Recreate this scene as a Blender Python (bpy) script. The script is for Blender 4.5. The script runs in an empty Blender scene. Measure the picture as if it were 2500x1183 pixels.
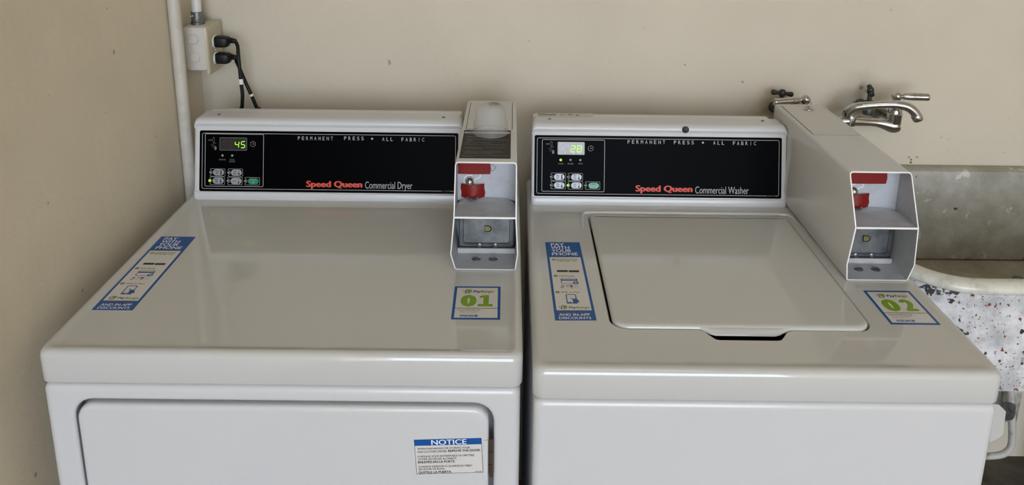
import bpy, bmesh, math, random
from mathutils import Vector, Matrix
random.seed(4)
S = bpy.context.scene
C = S.collection
V3 = Vector

# ------------------------------------------------------------------ camera
CX, CYc, CZ = 0.6618, -0.9564, 1.5769
PITCH, YAW, ROLL = 0.2413, 0.0009, 0.0117
FPX, PPY = 1900.3, 146.3            # focal length and principal row, 2500x1183 frame
def cam_axes():
    f = V3((math.sin(YAW), math.cos(YAW), 0)); rt = V3((math.cos(YAW), -math.sin(YAW), 0)); up = V3((0, 0, 1))
    f2 = f*math.cos(PITCH) - up*math.sin(PITCH); u2 = up*math.cos(PITCH) + f*math.sin(PITCH)
    return rt*math.cos(ROLL) + u2*math.sin(ROLL), u2*math.cos(ROLL) - rt*math.sin(ROLL), f2
RT, UP, FW = cam_axes()
cam_d = bpy.data.cameras.new('camera'); cam = bpy.data.objects.new('camera', cam_d); C.objects.link(cam)
cam.matrix_world = Matrix(((RT.x, UP.x, -FW.x, CX), (RT.y, UP.y, -FW.y, CYc), (RT.z, UP.z, -FW.z, CZ), (0, 0, 0, 1)))
cam_d.sensor_width = 36.0; cam_d.lens = FPX*36/2500; cam_d.shift_y = (PPY-591.5)/2500; cam_d.clip_start = 0.02
S.camera = cam
def ray(px, py): return FW + RT*((px-1250)/FPX) + UP*((PPY-py)/FPX)
def W(px, py, **k):
    """survey helper: the point of a real plane x=, y= or z= seen at a photo pixel"""
    a, v = next(iter(k.items())); i = 'xyz'.index(a); d = ray(px, py); c = V3((CX, CYc, CZ))
    return c + d*((v-c[i])/d[i])
def Wp(px, py, O, N):
    d = ray(px, py); c = V3((CX, CYc, CZ)); return c + d*((O-c).dot(N)/d.dot(N))

# ------------------------------------------------------------------ world, sun, exposure
wd = bpy.data.worlds.new('world'); S.world = wd; wd.use_nodes = True
bg = wd.node_tree.nodes['Background']; bg.inputs[0].default_value = (0.82, 0.935, 1.12, 1); bg.inputs[1].default_value = 5.0
sun_d = bpy.data.lights.new('sun', 'SUN'); sun_d.energy = 7.0; sun_d.color = (1.0, 0.86, 0.64); sun_d.angle = 0.02
sun = bpy.data.objects.new('sun', sun_d); C.objects.link(sun)
sun.rotation_euler = V3((-0.90, 1.0, -0.62)).to_track_quat('-Z', 'Y').to_euler(); sun.location = (3, -6, 6)
fill_d = bpy.data.lights.new('overhead_fill', 'AREA'); fill_d.shape = 'RECTANGLE'; fill_d.size = 1.2; fill_d.size_y = .35; fill_d.energy = 4.0; fill_d.color = (1.0, .90, .74)
fill_ob = bpy.data.objects.new('overhead_fill', fill_d); C.objects.link(fill_ob); fill_ob.location = (1.0, -1.5, 3.85)      # fill light added overhead to lift deck and walls, unseen behind the camera
vs = S.view_settings; vs.view_transform = 'Standard'; vs.look = 'None'; vs.exposure = 0.66; vs.gamma = 1.0; vs.use_curve_mapping = False

# ------------------------------------------------------------------ materials
def srgb(r, g, b): return tuple(((c/255)/12.92 if c/255 <= .04045 else ((c/255+.055)/1.055)**2.4) for c in (r, g, b)) + (1,)
MATS = {}
def M(name, col, rough=.4, metal=0., spec=.5, emit=None, estr=0., coat=0., bump=None, mottle=None, trans=0.):
    if name in MATS: return MATS[name]
    m = bpy.data.materials.new(name); m.use_nodes = True; nt = m.node_tree; b = nt.nodes['Principled BSDF']
    b.inputs['Base Color'].default_value = col if len(col) == 4 else tuple(col)+(1,)
    b.inputs['Roughness'].default_value = rough; b.inputs['Metallic'].default_value = metal
    b.inputs['Specular IOR Level'].default_value = spec; b.inputs['Coat Weight'].default_value = coat
    if emit: b.inputs['Emission Color'].default_value = emit; b.inputs['Emission Strength'].default_value = estr
    if trans: b.inputs['Transmission Weight'].default_value = trans
    if bump or mottle:
        tc = nt.nodes.new('ShaderNodeTexCoord')
    if bump:                                            # (scale, strength)
        n = nt.nodes.new('ShaderNodeTexNoise'); n.inputs['Scale'].default_value = bump[0]; n.inputs['Detail'].default_value = 4
        bp = nt.nodes.new('ShaderNodeBump'); bp.inputs['Strength'].default_value = bump[1]; bp.inputs['Distance'].default_value = .002
        nt.links.new(tc.outputs['Object'], n.inputs['Vector']); nt.links.new(n.outputs['Fac'], bp.inputs['Height']); nt.links.new(bp.outputs['Normal'], b.inputs['Normal'])
    if mottle:                                          # (scale, colour2, lo, hi)
        n2 = nt.nodes.new('ShaderNodeTexNoise'); n2.inputs['Scale'].default_value = mottle[0]; n2.inputs['Detail'].default_value = 6; n2.inputs['Roughness'].default_value = .6
        r = nt.nodes.new('ShaderNodeValToRGB'); r.color_ramp.elements[0].position = mottle[2]; r.color_ramp.elements[1].position = mottle[3]
        r.color_ramp.elements[0].color = mottle[1] if len(mottle[1]) == 4 else tuple(mottle[1])+(1,)
        r.color_ramp.elements[1].color = col if len(col) == 4 else tuple(col)+(1,)
        nt.links.new(tc.outputs['Object'], n2.inputs['Vector']); nt.links.new(n2.outputs['Fac'], r.inputs['Fac']); nt.links.new(r.outputs['Color'], b.inputs['Base Color'])
    MATS[name] = m; return m
class G:
    """tiny node helper on top of an M() material"""
    def __init__(s, m): s.nt = m.node_tree; s.b = s.nt.nodes['Principled BSDF']
    def n(s, t, **k):
        x = s.nt.nodes.new('ShaderNode'+t)
        for a, v in k.items(): setattr(x, a, v)
        return x
    def l(s, a, b): s.nt.links.new(a, b)
    def noise(s, vec, sc, det=4, rough=.55):
        x = s.n('TexNoise'); x.inputs['Scale'].default_value = sc; x.inputs['Detail'].default_value = det; x.inputs['Roughness'].default_value = rough
        s.l(vec, x.inputs['Vector']); return x.outputs['Fac']
    def ramp(s, fac, lo, hi, c0=(0, 0, 0, 1), c1=(1, 1, 1, 1)):
        if lo > hi: lo, hi, c0, c1 = hi, lo, c1, c0
        r = s.n('ValToRGB'); e = r.color_ramp.elements; e[0].position = lo; e[1].position = hi; e[0].color = c0; e[1].color = c1
        s.l(fac, r.inputs['Fac']); return r.outputs['Color']
    def mix(s, fac, a, b):
        x = s.n('Mix', data_type='RGBA')
        for sock, v in ((x.inputs[0], fac), (x.inputs[6], a), (x.inputs[7], b)):
            if hasattr(v, 'is_output'): s.l(v, sock)
            else: sock.default_value = v
        return x.outputs[2]
    def math(s, op, a, b=None):
        x = s.n('Math', operation=op)
        for i, v in enumerate((a, b)):
            if v is None: continue
            if hasattr(v, 'is_output'): s.l(v, x.inputs[i])
            else: x.inputs[i].default_value = v
        return x.outputs[0]

ENAMEL = M('white_enamel', (.56, .56, .535), .06, spec=.75)
CABW = M('white_cabinet_paint', (.61, .61, .61), .16, spec=.5, bump=(500, .01))
CONSW = M('white_console_paint', (.60, .60, .60), .20, spec=.5)
BOXW = M('white_meter_case_paint', (.525, .52, .50), .11, spec=.6)
BOXIN = M('grey_white_inside_paint', (.45, .47, .50), .45, mottle=(35, (.39, .41, .44), .35, .5))
EDGEW = M('white_cut_edge', (.86, .87, .88), .4)
BLACKP = M('black_panel_film', (.0010, .0011, .0014), .30, spec=.015)
PRINTG = M('grey_print', srgb(158, 158, 156), .5)
PRINTDIM = M('dim_grey_print', srgb(105, 105, 104), .5)
PRINTR = M('red_orange_print', srgb(205, 62, 38), .5)
BTN = M('silver_button', srgb(150, 152, 155), .3, metal=.15)
BTNG = M('green_button', srgb(20, 132, 92), .25)
BTNT = M('black_button_print', (.01, .01, .01), .5)
LEDOFF = M('unlit_indicator', srgb(140, 146, 142), .3)
LEDON = M('lit_green_indicator', (.05, .2, .01), .4, emit=(.27, .80, .015, 1), estr=.95)
SEG = M('lit_green_segment', (.05, .2, .01), .4, emit=(.30, .85, .015, 1), estr=1.0)
SEGOFF = M('unlit_segment', (.016, .010, .009), .4)
DISPD = M('dark_display_window', (.008, .006, .005), .22)
DISPS = M('silver_display_window', (.40, .37, .37), .28, metal=0., mottle=(160, (.30, .28, .28), .35, .65))
REDT = M('red_tape', (.19, .008, .005), .45, spec=.3, bump=(60, .15))
CHROME = M('chrome', (.58, .585, .60), .06, metal=1., mottle=(90, (.46, .46, .47), .3, .55))
STEEL = M('polished_steel', (.50, .47, .44), .22, metal=1.)
GALV = M('galvanised_steel', (.28, .29, .30), .34, metal=.9, mottle=(40, (.17, .18, .19), .35, .6))
BRASS = M('brass', (.26, .24, .11), .40, metal=.9)
DARKB = M('dark_oxidised_brass', (.035, .035, .032), .45, metal=.5, mottle=(120, (.22, .21, .17), .30, .42))
DARKHOLE = M('dark_cavity', (.006, .006, .006), .7)
RECESSG = M('recess_grey', (.22, .22, .24), .5)  # darker grey on the sides and back of the door recess
RUBBER = M('black_plug_rubber', (.006, .006, .006), .42, spec=.3)
IVORY = M('ivory_plate', (.50, .45, .32), .35)
SOCKW = M('white_receptacle', (.72, .74, .74), .35)
TAGW = M('white_tape_tag', (.75, .75, .74), .5)
PIPEP = M('painted_pipe', (.55, .51, .44), .45, mottle=(30, (.46, .42, .36), .3, .5), bump=(200, .06))
PIPEW = M('white_painted_conduit', (.66, .64, .60), .4)
BOXP = M('painted_junction_box', (.58, .545, .48), .42, bump=(150, .06))
ZINC = M('dull_zinc_fitting', (.20, .21, .21), .42, metal=.7, mottle=(70, (.1, .1, .1), .35, .6))
HINGE = M('bronze_hinge', (.13, .09, .065), .4, metal=.7)
BLUE = M('sticker_blue', srgb(0, 78, 150), .42)
NAVY = M('sticker_navy', srgb(16, 46, 110), .42)
STW = M('sticker_white', srgb(212, 209, 204), .42)
STT = M('sticker_white_print', srgb(226, 230, 236), .42)
STGR = M('sticker_green', srgb(122, 160, 24), .42)
STDG = M('sticker_dark_green', srgb(106, 122, 40), .42)
STGY = M('sticker_grey_print', srgb(106, 112, 122), .45)
STBK = M('sticker_black', srgb(32, 24, 26), .42)
STRD = M('sticker_red', srgb(150, 50, 50), .42)
STPL = M('sticker_pale', srgb(190, 186, 182), .42)
PLATEB = M('black_instruction_plate', srgb(38, 35, 32), .45, spec=.15)
PLATET = M('instruction_print', srgb(138, 134, 128), .5)
LABELW = M('rating_label', srgb(196, 190, 182), .4)
CONC = M('concrete', (.20, .17, .135), .8, mottle=(5, (.15, .13, .10), .35, .65), bump=(60, .3))
SLAB = M('shaded_concrete', (.10, .088, .066), .85, mottle=(14, (.055, .048, .036), .4, .65), bump=(60, .4))  # darker concrete: the shade under the sink is put into the colour
CEIL = M('ceiling_paint', (.66, .63, .57), .7)

def wall_mat(name, col, spots=()):
    m = M(name, col, .6, spec=.35); g = G(m); tc = g.n('TexCoord'); vec = tc.outputs['Object']
    big = g.ramp(g.noise(vec, 3.2, 5), .3, .75)
    base = g.mix(big, tuple(c*.93 for c in col[:3])+(1,), tuple(c*1.03 for c in col[:3])+(1,))
    sp = g.ramp(g.noise(vec, 38, 2, .4), .245, .225)                     # sparse little specks
    base = g.mix(g.math('MULTIPLY', sp, .55), base, (.16, .13, .10, 1))
    for (x, y, z, r, colr, amt, soft) in spots:                           # grime and chips with a shape of their own
        wn = g.n('TexNoise'); wn.inputs['Scale'].default_value = 30/max(r*20, .6); wn.inputs['Detail'].default_value = 5; g.l(vec, wn.inputs['Vector'])
        sub = g.n('VectorMath', operation='SUBTRACT'); g.l(wn.outputs['Color'], sub.inputs[0]); sub.inputs[1].default_value = (.5, .5, .5)
        sc = g.n('VectorMath', operation='SCALE'); g.l(sub.outputs[0], sc.inputs[0]); sc.inputs['Scale'].default_value = r*1.6
        ad = g.n('VectorMath', operation='ADD'); g.l(vec, ad.inputs[0]); g.l(sc.outputs[0], ad.inputs[1])
        ds = g.n('VectorMath', operation='DISTANCE'); g.l(ad.outputs[0], ds.inputs[0]); ds.inputs[1].default_value = (x, y, z)
        mr = g.n('MapRange'); mr.inputs[1].default_value = r; mr.inputs[2].default_value = r*soft; mr.inputs[3].default_value = 0; mr.inputs[4].default_value = amt
        g.l(ds.outputs['Value'], mr.inputs[0]); base = g.mix(mr.outputs[0], base, colr)
    g.l(base, g.b.inputs['Base Color'])
    h = g.math('ADD', g.math('MULTIPLY', g.noise(vec, 9, 3), 1.0), g.math('MULTIPLY', g.noise(vec, 160, 3), .10))
    bp = g.n('Bump'); bp.inputs['Strength'].default_value = .25; bp.inputs['Distance'].default_value = .012; g.l(h, bp.inputs['Height']); g.l(bp.outputs[0], g.b.inputs['Normal'])
    return m
YW, XW = .785, -.055
WALLC = (.60, .535, .42, 1)
def sp(px, py, r, col, amt, soft): p = W(px, py, y=YW); return (p.x, p.y, p.z, r, col, amt, soft)
WALLB = wall_mat('back_wall_paint', WALLC, [
    sp(2100, 240, .075, (.27, .235, .19, 1), .45, .1), sp(2060, 255, .05, (.24, .21, .17, 1), .5, .1), sp(1880, 262, .04, (.26, .22, .17, 1), .5, .1),
    sp(2103, 214, .006, (.10, .085, .07, 1), .6, .4), sp(2083, 248, .002, (.05, .04, .03, 1), .8, .6),
    sp(2223, 397, .0036, (.07, .055, .04, 1), .9, .6), sp(2224, 390, .003, (.09, .07, .05, 1), .85, .6), sp(2219, 384, .003, (.12, .10, .07, 1), .8, .6), sp(2239, 383, .003, (.16, .12, .09, 1), .8, .5), sp(2299, 335, .003, (.33, .29, .22, 1), .7, .4), sp(2316, 340, .004, (.42, .37, .28, 1), .6, .3),
    sp(1672, 158, .0025, (.12, .10, .08, 1), .8, .6), sp(505, 42, .012, (.25, .22, .18, 1), .5, .2), sp(1290, 100, .004, (.4, .35, .3, 1), .6, .4)])
WALLL = wall_mat('left_wall_paint', (.71, .63, .485, 1))

def sink_mats():
    m = M('chipped_white_enamel', (.74, .74, .73), .35); g = G(m); tc = g.n('TexCoord'); vec = tc.outputs['Object']
    base = g.mix(g.ramp(g.noise(vec, 14, 6, .65), .35, .62), (.42, .42, .43, 1), (.76, .76, .76, 1))
    msk = g.ramp(g.noise(vec, 6, 2), .42, .58)
    sm = g.ramp(g.noise(vec, 75, 2, .5), .345, .325)
    big = g.math('MULTIPLY', g.ramp(g.noise(vec, 30, 3, .55), .365, .35), msk)
    rust = g.ramp(g.noise(vec, 22, 2), .45, .55, (.20, .055, .02, 1), (.035, .03, .032, 1))
    fine = g.math('MULTIPLY', g.ramp(g.noise(vec, 190, 2, .5), .35, .33), g.ramp(g.noise(vec, 11, 3), .42, .56))
    base = g.mix(g.ramp(g.noise(vec, 48, 5, .7), .36, .46), g.mix(.45, base, (.34, .34, .35, 1)), base)
    base = g.mix(fine, base, (.11, .075, .055, 1)); base = g.mix(sm, base, rust); base = g.mix(big, base, (.05, .045, .05, 1)); g.l(base, g.b.inputs['Base Color'])
    g.b.inputs['Roughness'].default_value = .4
    m2 = M('stained_sink_inside', (.36, .34, .29), .5); g = G(m2); tc = g.n('TexCoord'); vec = tc.outputs['Object']
    base = g.mix(g.ramp(g.noise(vec, 8, 6, .65), .3, .7), (.30, .28, .22, 1), (.50, .49, .43, 1))
    base = g.mix(g.ramp(g.noise(vec, 26, 6, .62), .40, .62), g.mix(.35, base, (.20, .19, .15, 1)), base)
    base = g.mix(g.ramp(g.noise(vec, 24, 5, .65), .60, .66), base, (.60, .59, .54, 1))
    base = g.mix(g.ramp(g.noise(vec, 40, 2), .25, .22), base, (.07, .06, .045, 1)); g.l(base, g.b.inputs['Base Color'])
    m3 = M('worn_sink_rim', (.66, .65, .57), .22, mottle=(45, (.50, .48, .41), .3, .5))
    return m, m2, m3
SINKA, SINKI, SINKR = sink_mats()
def cup_mat():
    m = bpy.data.materials.new('frosted_clear_plastic'); m.use_nodes = True; nt = m.node_tree; b = nt.nodes['Principled BSDF']
    b.inputs['Base Color'].default_value = (.86, .86, .84, 1); b.inputs['Roughness'].default_value = .16
    t = nt.nodes.new('ShaderNodeBsdfTransparent'); t.inputs[0].default_value = (.94, .94, .94, 1)
    mx = nt.nodes.new('ShaderNodeMixShader'); mx.inputs[0].default_value = .10
    nt.links.new(t.outputs[0], mx.inputs[1]); nt.links.new(b.outputs[0], mx.inputs[2]); nt.links.new(mx.outputs[0], nt.nodes['Material Output'].inputs['Surface'])
    return m
CUP = cup_mat()

# ------------------------------------------------------------------ mesh helpers
ROOTLOC = {}
class MB:
    def __init__(s): s.v = []; s.f = []; s.m = []
    def face(s, idx, mi=0): s.f.append(tuple(idx)); s.m.append(mi)
    def loft(s, rings, cap0=False, cap1=False, mi=0, close=True):
        n = len(rings[0]); b0 = len(s.v)
        for r in rings: s.v += [tuple(p) for p in r]
        for k in range(len(rings)-1):
            mk = mi[k] if isinstance(mi, (list, tuple)) else mi
            for i in range(n if close else n-1):
                j = (i+1) % n; a = b0+k*n
                s.face((a+i, a+j, a+n+j, a+n+i), mk)
        m0 = mi[0] if isinstance(mi, (list, tuple)) else mi; m1 = mi[-1] if isinstance(mi, (list, tuple)) else mi
        if cap0: s.face([b0+i for i in range(n)][::-1], m0)
        if cap1: a = b0+(len(rings)-1)*n; s.face([a+i for i in range(n)], m1)
        return s
    def tube(s, pts, rad, n=10, caps=True, mi=0):
        pts = [V3(p) for p in pts]; rad = rad if isinstance(rad, (list, tuple)) else [rad]*len(pts); rings = []
        t0 = (pts[1]-pts[0]).normalized(); a = t0.orthogonal().normalized()
        for i, p in enumerate(pts):
            t = ((pts[min(i+1, len(pts)-1)]-pts[max(i-1, 0)])).normalized()
            a = (a - t*a.dot(t)).normalized(); b = t.cross(a)
            rings.append([p + (a*math.cos(2*math.pi*k/n) + b*math.sin(2*math.pi*k/n))*rad[i] for k in range(n)])
        return s.loft(rings, caps, caps, mi)
    def lathe(s, prof, o, axis=(0, 0, 1), n=20, mi=0, caps=True):
        o = V3(o); t = V3(axis).normalized(); a = t.orthogonal().normalized(); b = t.cross(a)
        rings = [[o + t*h + (a*math.cos(2*math.pi*k/n)+b*math.sin(2*math.pi*k/n))*max(r, 1e-5) for k in range(n)] for r, h in prof]
        return s.loft(rings, caps, caps, mi)
    def box(s, x0, x1, y0, y1, z0, z1, bev=.0, mi=0):
        if bev <= 0:
            R = lambda z: [(x0, y0, z), (x1, y0, z), (x1, y1, z), (x0, y1, z)]
            return s.loft([R(z0), R(z1)], True, True, mi)
        e = bev
        R = lambda d, z: rr(x0+d, x1-d, y0+d, y1-d, max(e-d, .0003), 2, lambda u, v: (u, v, z))
        return s.loft([R(e*.7, z0), R(e*.2, z0+e*.2), R(0, z0+e), R(0, z1-e), R(e*.2, z1-e*.2), R(e*.7, z1)], True, True, mi)
    def prism(s, poly, fn, d0, d1, mi=0):
        return s.loft([[fn(u, v, d0) for u, v in poly], [fn(u, v, d1) for u, v in poly]], True, True, mi)
    def build(s, name, mats, parent=None, smooth=35, fixn=True):
        me = bpy.data.meshes.new(name); me.from_pydata([tuple(p) for p in s.v], [], s.f)
        mats = mats if isinstance(mats, (list, tuple)) else [mats]
        for m in mats: me.materials.append(m)
        me.polygons.foreach_set('material_index', s.m)
        if fixn:
            bm = bmesh.new(); bm.from_mesh(me); bmesh.ops.remove_doubles(bm, verts=bm.verts, dist=1e-6); bmesh.ops.recalc_face_normals(bm, faces=bm.faces); bm.to_mesh(me); bm.free()
        if smooth:
            me.polygons.foreach_set('use_smooth', [True]*len(me.polygons)); me.set_sharp_from_angle(angle=math.radians(smooth))
        me.update()
        return link(name, me, parent)
def link(name, me, parent=None):
    o = bpy.data.objects.new(name, me); C.objects.link(o)
    if parent:
        o.parent = parent
        if parent.type == 'EMPTY': o.matrix_parent_inverse = Matrix.Translation(-V3(ROOTLOC[parent.name]))
    return o
def thing(name, label, cat, loc, group=None):
    o = bpy.data.objects.new(name, None); C.objects.link(o); o.location = loc; ROOTLOC[o.name] = loc; o.empty_display_size = .05
    o['label'] = label; o['category'] = cat
    if group: o['group'] = group
    return o
def struct(o, **k): o['kind'] = 'structure'; return o
def lab(o, t): o['label'] = t; return o
def rr(x0, x1, y0, y1, r, n=4, fn=lambda u, v: (u, v)):
    """rounded rectangle loop, 4*(n+1) points; r may be 4 radii (bl, br, tr, tl)"""
    rs = r if isinstance(r, (list, tuple)) else (r,)*4; out = []
    for (cx, cy, a0, q) in ((x0, y0, 180, rs[0]), (x1, y0, 270, rs[1]), (x1, y1, 0, rs[2]), (x0, y1, 90, rs[3])):
        sx = 1 if cx == x0 else -1; sy = 1 if cy == y0 else -1
        for k in range(n+1):
            a = math.radians(a0 + 90*k/n); out.append(fn(cx+sx*q+q*math.cos(a), cy+sy*q+q*math.sin(a)))
    return out
def offs(poly, d):
    """inward offset of a counter-clockwise 2D polygon"""
    n = len(poly); out = []
    for i in range(n):
        p0, p1, p2 = V3((*poly[i-1], 0)), V3((*poly[i], 0)), V3((*poly[(i+1) % n], 0))
        e1 = (p1-p0).normalized(); e2 = (p2-p1).normalized(); n1 = V3((-e1.y, e1.x, 0)); n2 = V3((-e2.y, e2.x, 0))
        b = n1+n2; b = b/max(b.dot(n1), .35) if b.length > 1e-6 else n1
        q = p1 + b*d; out.append((q.x, q.y))
    return out
def spline(pts, k=6):
    """Catmull-Rom through tuples of any length"""
    out = []; n = len(pts)
    for i in range(n-1):
        p0, p1, p2, p3 = pts[max(i-1, 0)], pts[i], pts[i+1], pts[min(i+2, n-1)]
        for j in range(k):
            t = j/k
            out.append(tuple(.5*((2*b)+(-a+c)*t+(2*a-5*b+4*c-d)*t*t+(-a+3*b-3*c+d)*t**3) for a, b, c, d in zip(p0, p1, p2, p3)))
    out.append(tuple(pts[-1])); return out

# ------------------------------------------------------------------ flat print: text and marks on a real surface
_tc = {}
def glyphs(s, bold, res=None):
    """flat outline mesh of a string; weight is added by striking the string several times with a small shift"""
    k = (s, bold); res = res or (6 if len(s) < 3 else 3)
    if k in _tc: return _tc[k]
    cu = bpy.data.curves.new('t', 'FONT'); cu.body = s; cu.size = 1; cu.resolution_u = res; cu.fill_mode = 'FRONT'
    ob = bpy.data.objects.new('t', cu); me = ob.to_mesh()
    v0 = [(v.co.x, v.co.y) for v in me.vertices]; f0 = [tuple(p.vertices) for p in me.polygons]
    ob.to_mesh_clear(); bpy.data.objects.remove(ob); bpy.data.curves.remove(cu)
    sh = [(0, 0)] if bold <= 0 else ([(-bold, 0), (bold, 0)] if bold < .018 else [(-bold, 0), (0, 0), (bold, 0), (0, -bold*.5), (0, bold*.5)])
    vs_, fs = [], []
    for dx, dy in sh:
        n = len(vs_); vs_ += [(x+dx, y+dy) for x, y in v0]; fs += [tuple(i+n for i in f) for f in f0]
    _tc[k] = (vs_, fs, len(v0)); return _tc[k]
class Print:
    """one mesh of flat marks in the frame O, U, V; each layer sits a hair above the last"""
    STEP = .00010
    def __init__(s, O, U, V, mats): s.O = V3(O); s.U = V3(U).normalized(); s.V = V3(V).normalized(); s.N = s.U.cross(s.V); s.mb = MB(); s.mats = list(mats)
    def mi(s, m):
        if m not in s.mats: s.mats.append(m)
        return s.mats.index(m)
    def P(s, u, v, l=0): return s.O + s.U*u + s.V*v + s.N*(s.STEP*l)
    def uv(s, px, py): p = Wp(px, py, s.O, s.N)-s.O; return p.dot(s.U), p.dot(s.V)
    def poly(s, pts, m, l):
        b = len(s.mb.v); s.mb.v += [s.P(u, v, l) for u, v in pts]; s.mb.face(range(b, b+len(pts)), s.mi(m))
    def sheet(s, pts, m, th):
        """the body of the film itself, with thickness th below layer 0"""
        a = [s.P(u, v) for u, v in pts]; b = [p - s.N*th for p in a]; s.mb.loft([b, a], True, True, s.mi(m))
    def rect(s, u0, v0, u1, v1, m, l, r=0):
        s.poly(rr(u0, u1, v0, v1, r, 3) if r else [(u0, v0), (u1, v0), (u1, v1), (u0, v1)], m, l)
    def ring(s, outer, w, m, l):
        inner = offs(outer, w); b = len(s.mb.v); n = len(outer); s.mb.v += [s.P(u, v, l) for u, v in outer+inner]
        for i in range(n): j = (i+1) % n; s.mb.face((b+i, b+j, b+n+j, b+n+i), s.mi(m))
    def disc(s, u, v, r, m, l, ry=None, n=16): s.poly([(u+r*math.cos(2*math.pi*k/n), v+(ry or r)*math.sin(2*math.pi*k/n)) for k in range(n)], m, l)
    def line(s, pts, w, m, l):
        for (a, b) in zip(pts, pts[1:]):
            d = V3((b[0]-a[0], b[1]-a[1], 0)).normalized()*(w/2); q = (-d.y, d.x)
            s.poly([(a[0]+q[0], a[1]+q[1]), (a[0]-q[0], a[1]-q[1]), (b[0]-q[0], b[1]-q[1]), (b[0]+q[0], b[1]+q[1])], m, l)
    def text(s, t, u0, v0, u1, v1, m, l, bold=0., shear=0., fit=None):
        """fit the string into the box; fit is a reference string setting the height range"""
        vs_, fs, n0 = glyphs(t, bold)
        if not vs_: return
        xs = [p[0] for p in vs_]; ys = [p[1] for p in (glyphs(fit, bold)[0] if fit else vs_)]
        x0, x1, y0, y1 = min(xs), max(xs), min(ys), max(ys); sx = (u1-u0)/max(x1-x0, 1e-6); sy = (v1-v0)/max(y1-y0, 1e-6)
        b = len(s.mb.v); i = s.mi(m)
        s.mb.v += [s.P(u0+(x-x0)*sx + shear*(y-y0)*sy, v0+(y-y0)*sy, l+.12*(k//n0)) for k, (x, y) in enumerate(vs_)]
        for f in fs: s.mb.face([b+k for k in f], i)
    def build(s, name, parent): return s.mb.build(name, s.mats, parent, smooth=0, fixn=False)

# ================================================================== THE ROOM
def slab(name, m, *a): mb = MB(); mb.box(*a); return struct(mb.build(name, m, smooth=0))
XR, YF, ZC = 3.3, -6.5, 3.9
slab('floor', CONC, XW-.2, XR+.2, YF, YW+.2, -.1, 0)
slab('wall_back', WALLB, XW-.2, XR+.2, YW, YW+.15, 0, ZC)
slab('wall_left', WALLL, XW-.15, XW, YF, YW, 0, ZC)
slab('wall_right', WALLL, XR, XR+.15, YF, YW, 0, ZC)
slab('ceiling', CEIL, XW-.2, XR+.2, YF, YW+.2, ZC, ZC+.15)
g_ = slab('ground', M('asphalt', (.12,.12,.12), .9, mottle=(8,(.08,.08,.08),.35,.65)), -12, 14, -16, YF, -.12, -.005)
slab('floor_curb', SLAB, 1.36, XR, .30, YW, 0, .092)

# ================================================================== MACHINES
def console(root, x0, x1, zd, holes, nl, nr):
    """white sheet-metal control console; returns the face frame"""
    dz = zd-.9125
    prof = [(.5200, .9125), (.5190, .9150), (.5222, .9265), (.5232, .9278), (.5250, .9282), (.5563, 1.0563), (.5574, 1.0576), (.5568, 1.0592), (.5545, 1.0616), (.5532, 1.0642),
            (.5534, 1.0675), (.5560, 1.0710), (.5615, 1.0737), (.5700, 1.0746), (.6080, 1.0742), (.6120, 1.0705), (.6120, .9125)]
    prof = [(y, z+dz) for y, z in prof]; rings = []; yc, zc = .5720, .9500+dz
    secs = [(0, .075), (.0010, .045), (.0028, .022), (.0055, .007), (.0095, 0)]
    for xo, sh in secs: rings.append([(x0+xo, yc+(y-yc)*(1-sh), zc+(z-zc)*(1-sh)) for y, z in prof])
    for xo, sh in secs[::-1]: rings.append([(x1-xo, yc+(y-yc)*(1-sh), zc+(z-zc)*(1-sh)) for y, z in prof])
    mb = MB(); mb.loft(rings, True, True); o = mb.build('console', CONSW, root, smooth=40)
    mb = MB(); mb.box(x0+nl, x1-nr, .606, .631, .92+dz, 1.0744+dz, .006); mb.build('rear_cover', CONSW, o)
    for px, py in holes:
        p = W(px, py, z=1.0748+dz); mb = MB(); mb.lathe([(.0036, -.002), (.0036, .0004), (.0026, .0008), (.0022, -.0005), (0, -.0005)], p, n=12); mb.build('screw', [ZINC], o)
    O = V3((0, .5250, .9282+dz)); Vv = V3((0, .5563-.5250, 1.0563-.9282)).normalized(); N = V3((1, 0, 0)).cross(Vv)
    return o, O + N*.0008, Vv

def pill(P, cx0, cx1, cy0, cy1, zf):
    """uv box of a button given by zoomed pixel edges"""
    a = P.uv(*zf(cx0, (cy0+cy1)/2)); b = P.uv(*zf(cx1, (cy0+cy1)/2)); c = P.uv(*zf((cx0+cx1)/2, cy1)); d = P.uv(*zf((cx0+cx1)/2, cy0))
    return a[0], c[1], b[0], d[1]
SEGS = {'0': 'abcdef', '1': 'bc', '2': 'abged', '4': 'fgbc', '5': 'afgcd', '8': 'abcdefg'}
def digit(P, ch, u0, v0, u1, v1, m, l):
    w = (u1-u0); h = (v1-v0); t = w*.19; sl = .10*w/h*h
    def X(u, v): return (u0+u*w + (v-.5)*.16*w, v0+v*h)
    hseg = lambda v: [X(.06, v), X(.06+t/w*.5, v+t/h*.5), X(.94-t/w*.5, v+t/h*.5), X(.94, v), X(.94-t/w*.5, v-t/h*.5), X(.06+t/w*.5, v-t/h*.5)]
    vseg = lambda u, va, vb: [X(u, va), X(u+t/w*.5, va+t/h*.5), X(u+t/w*.5, vb-t/h*.5), X(u, vb), X(u-t/w*.5, vb-t/h*.5), X(u-t/w*.5, va+t/h*.5)]
    geo = dict(a=hseg(.95), g=hseg(.5), d=hseg(.05), f=vseg(.05, .53, .93), b=vseg(.95, .53, .93), e=vseg(.05, .07, .47), c=vseg(.95, .07, .47))
    for k in SEGS[ch]: P.poly(geo[k], m, l)

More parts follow.
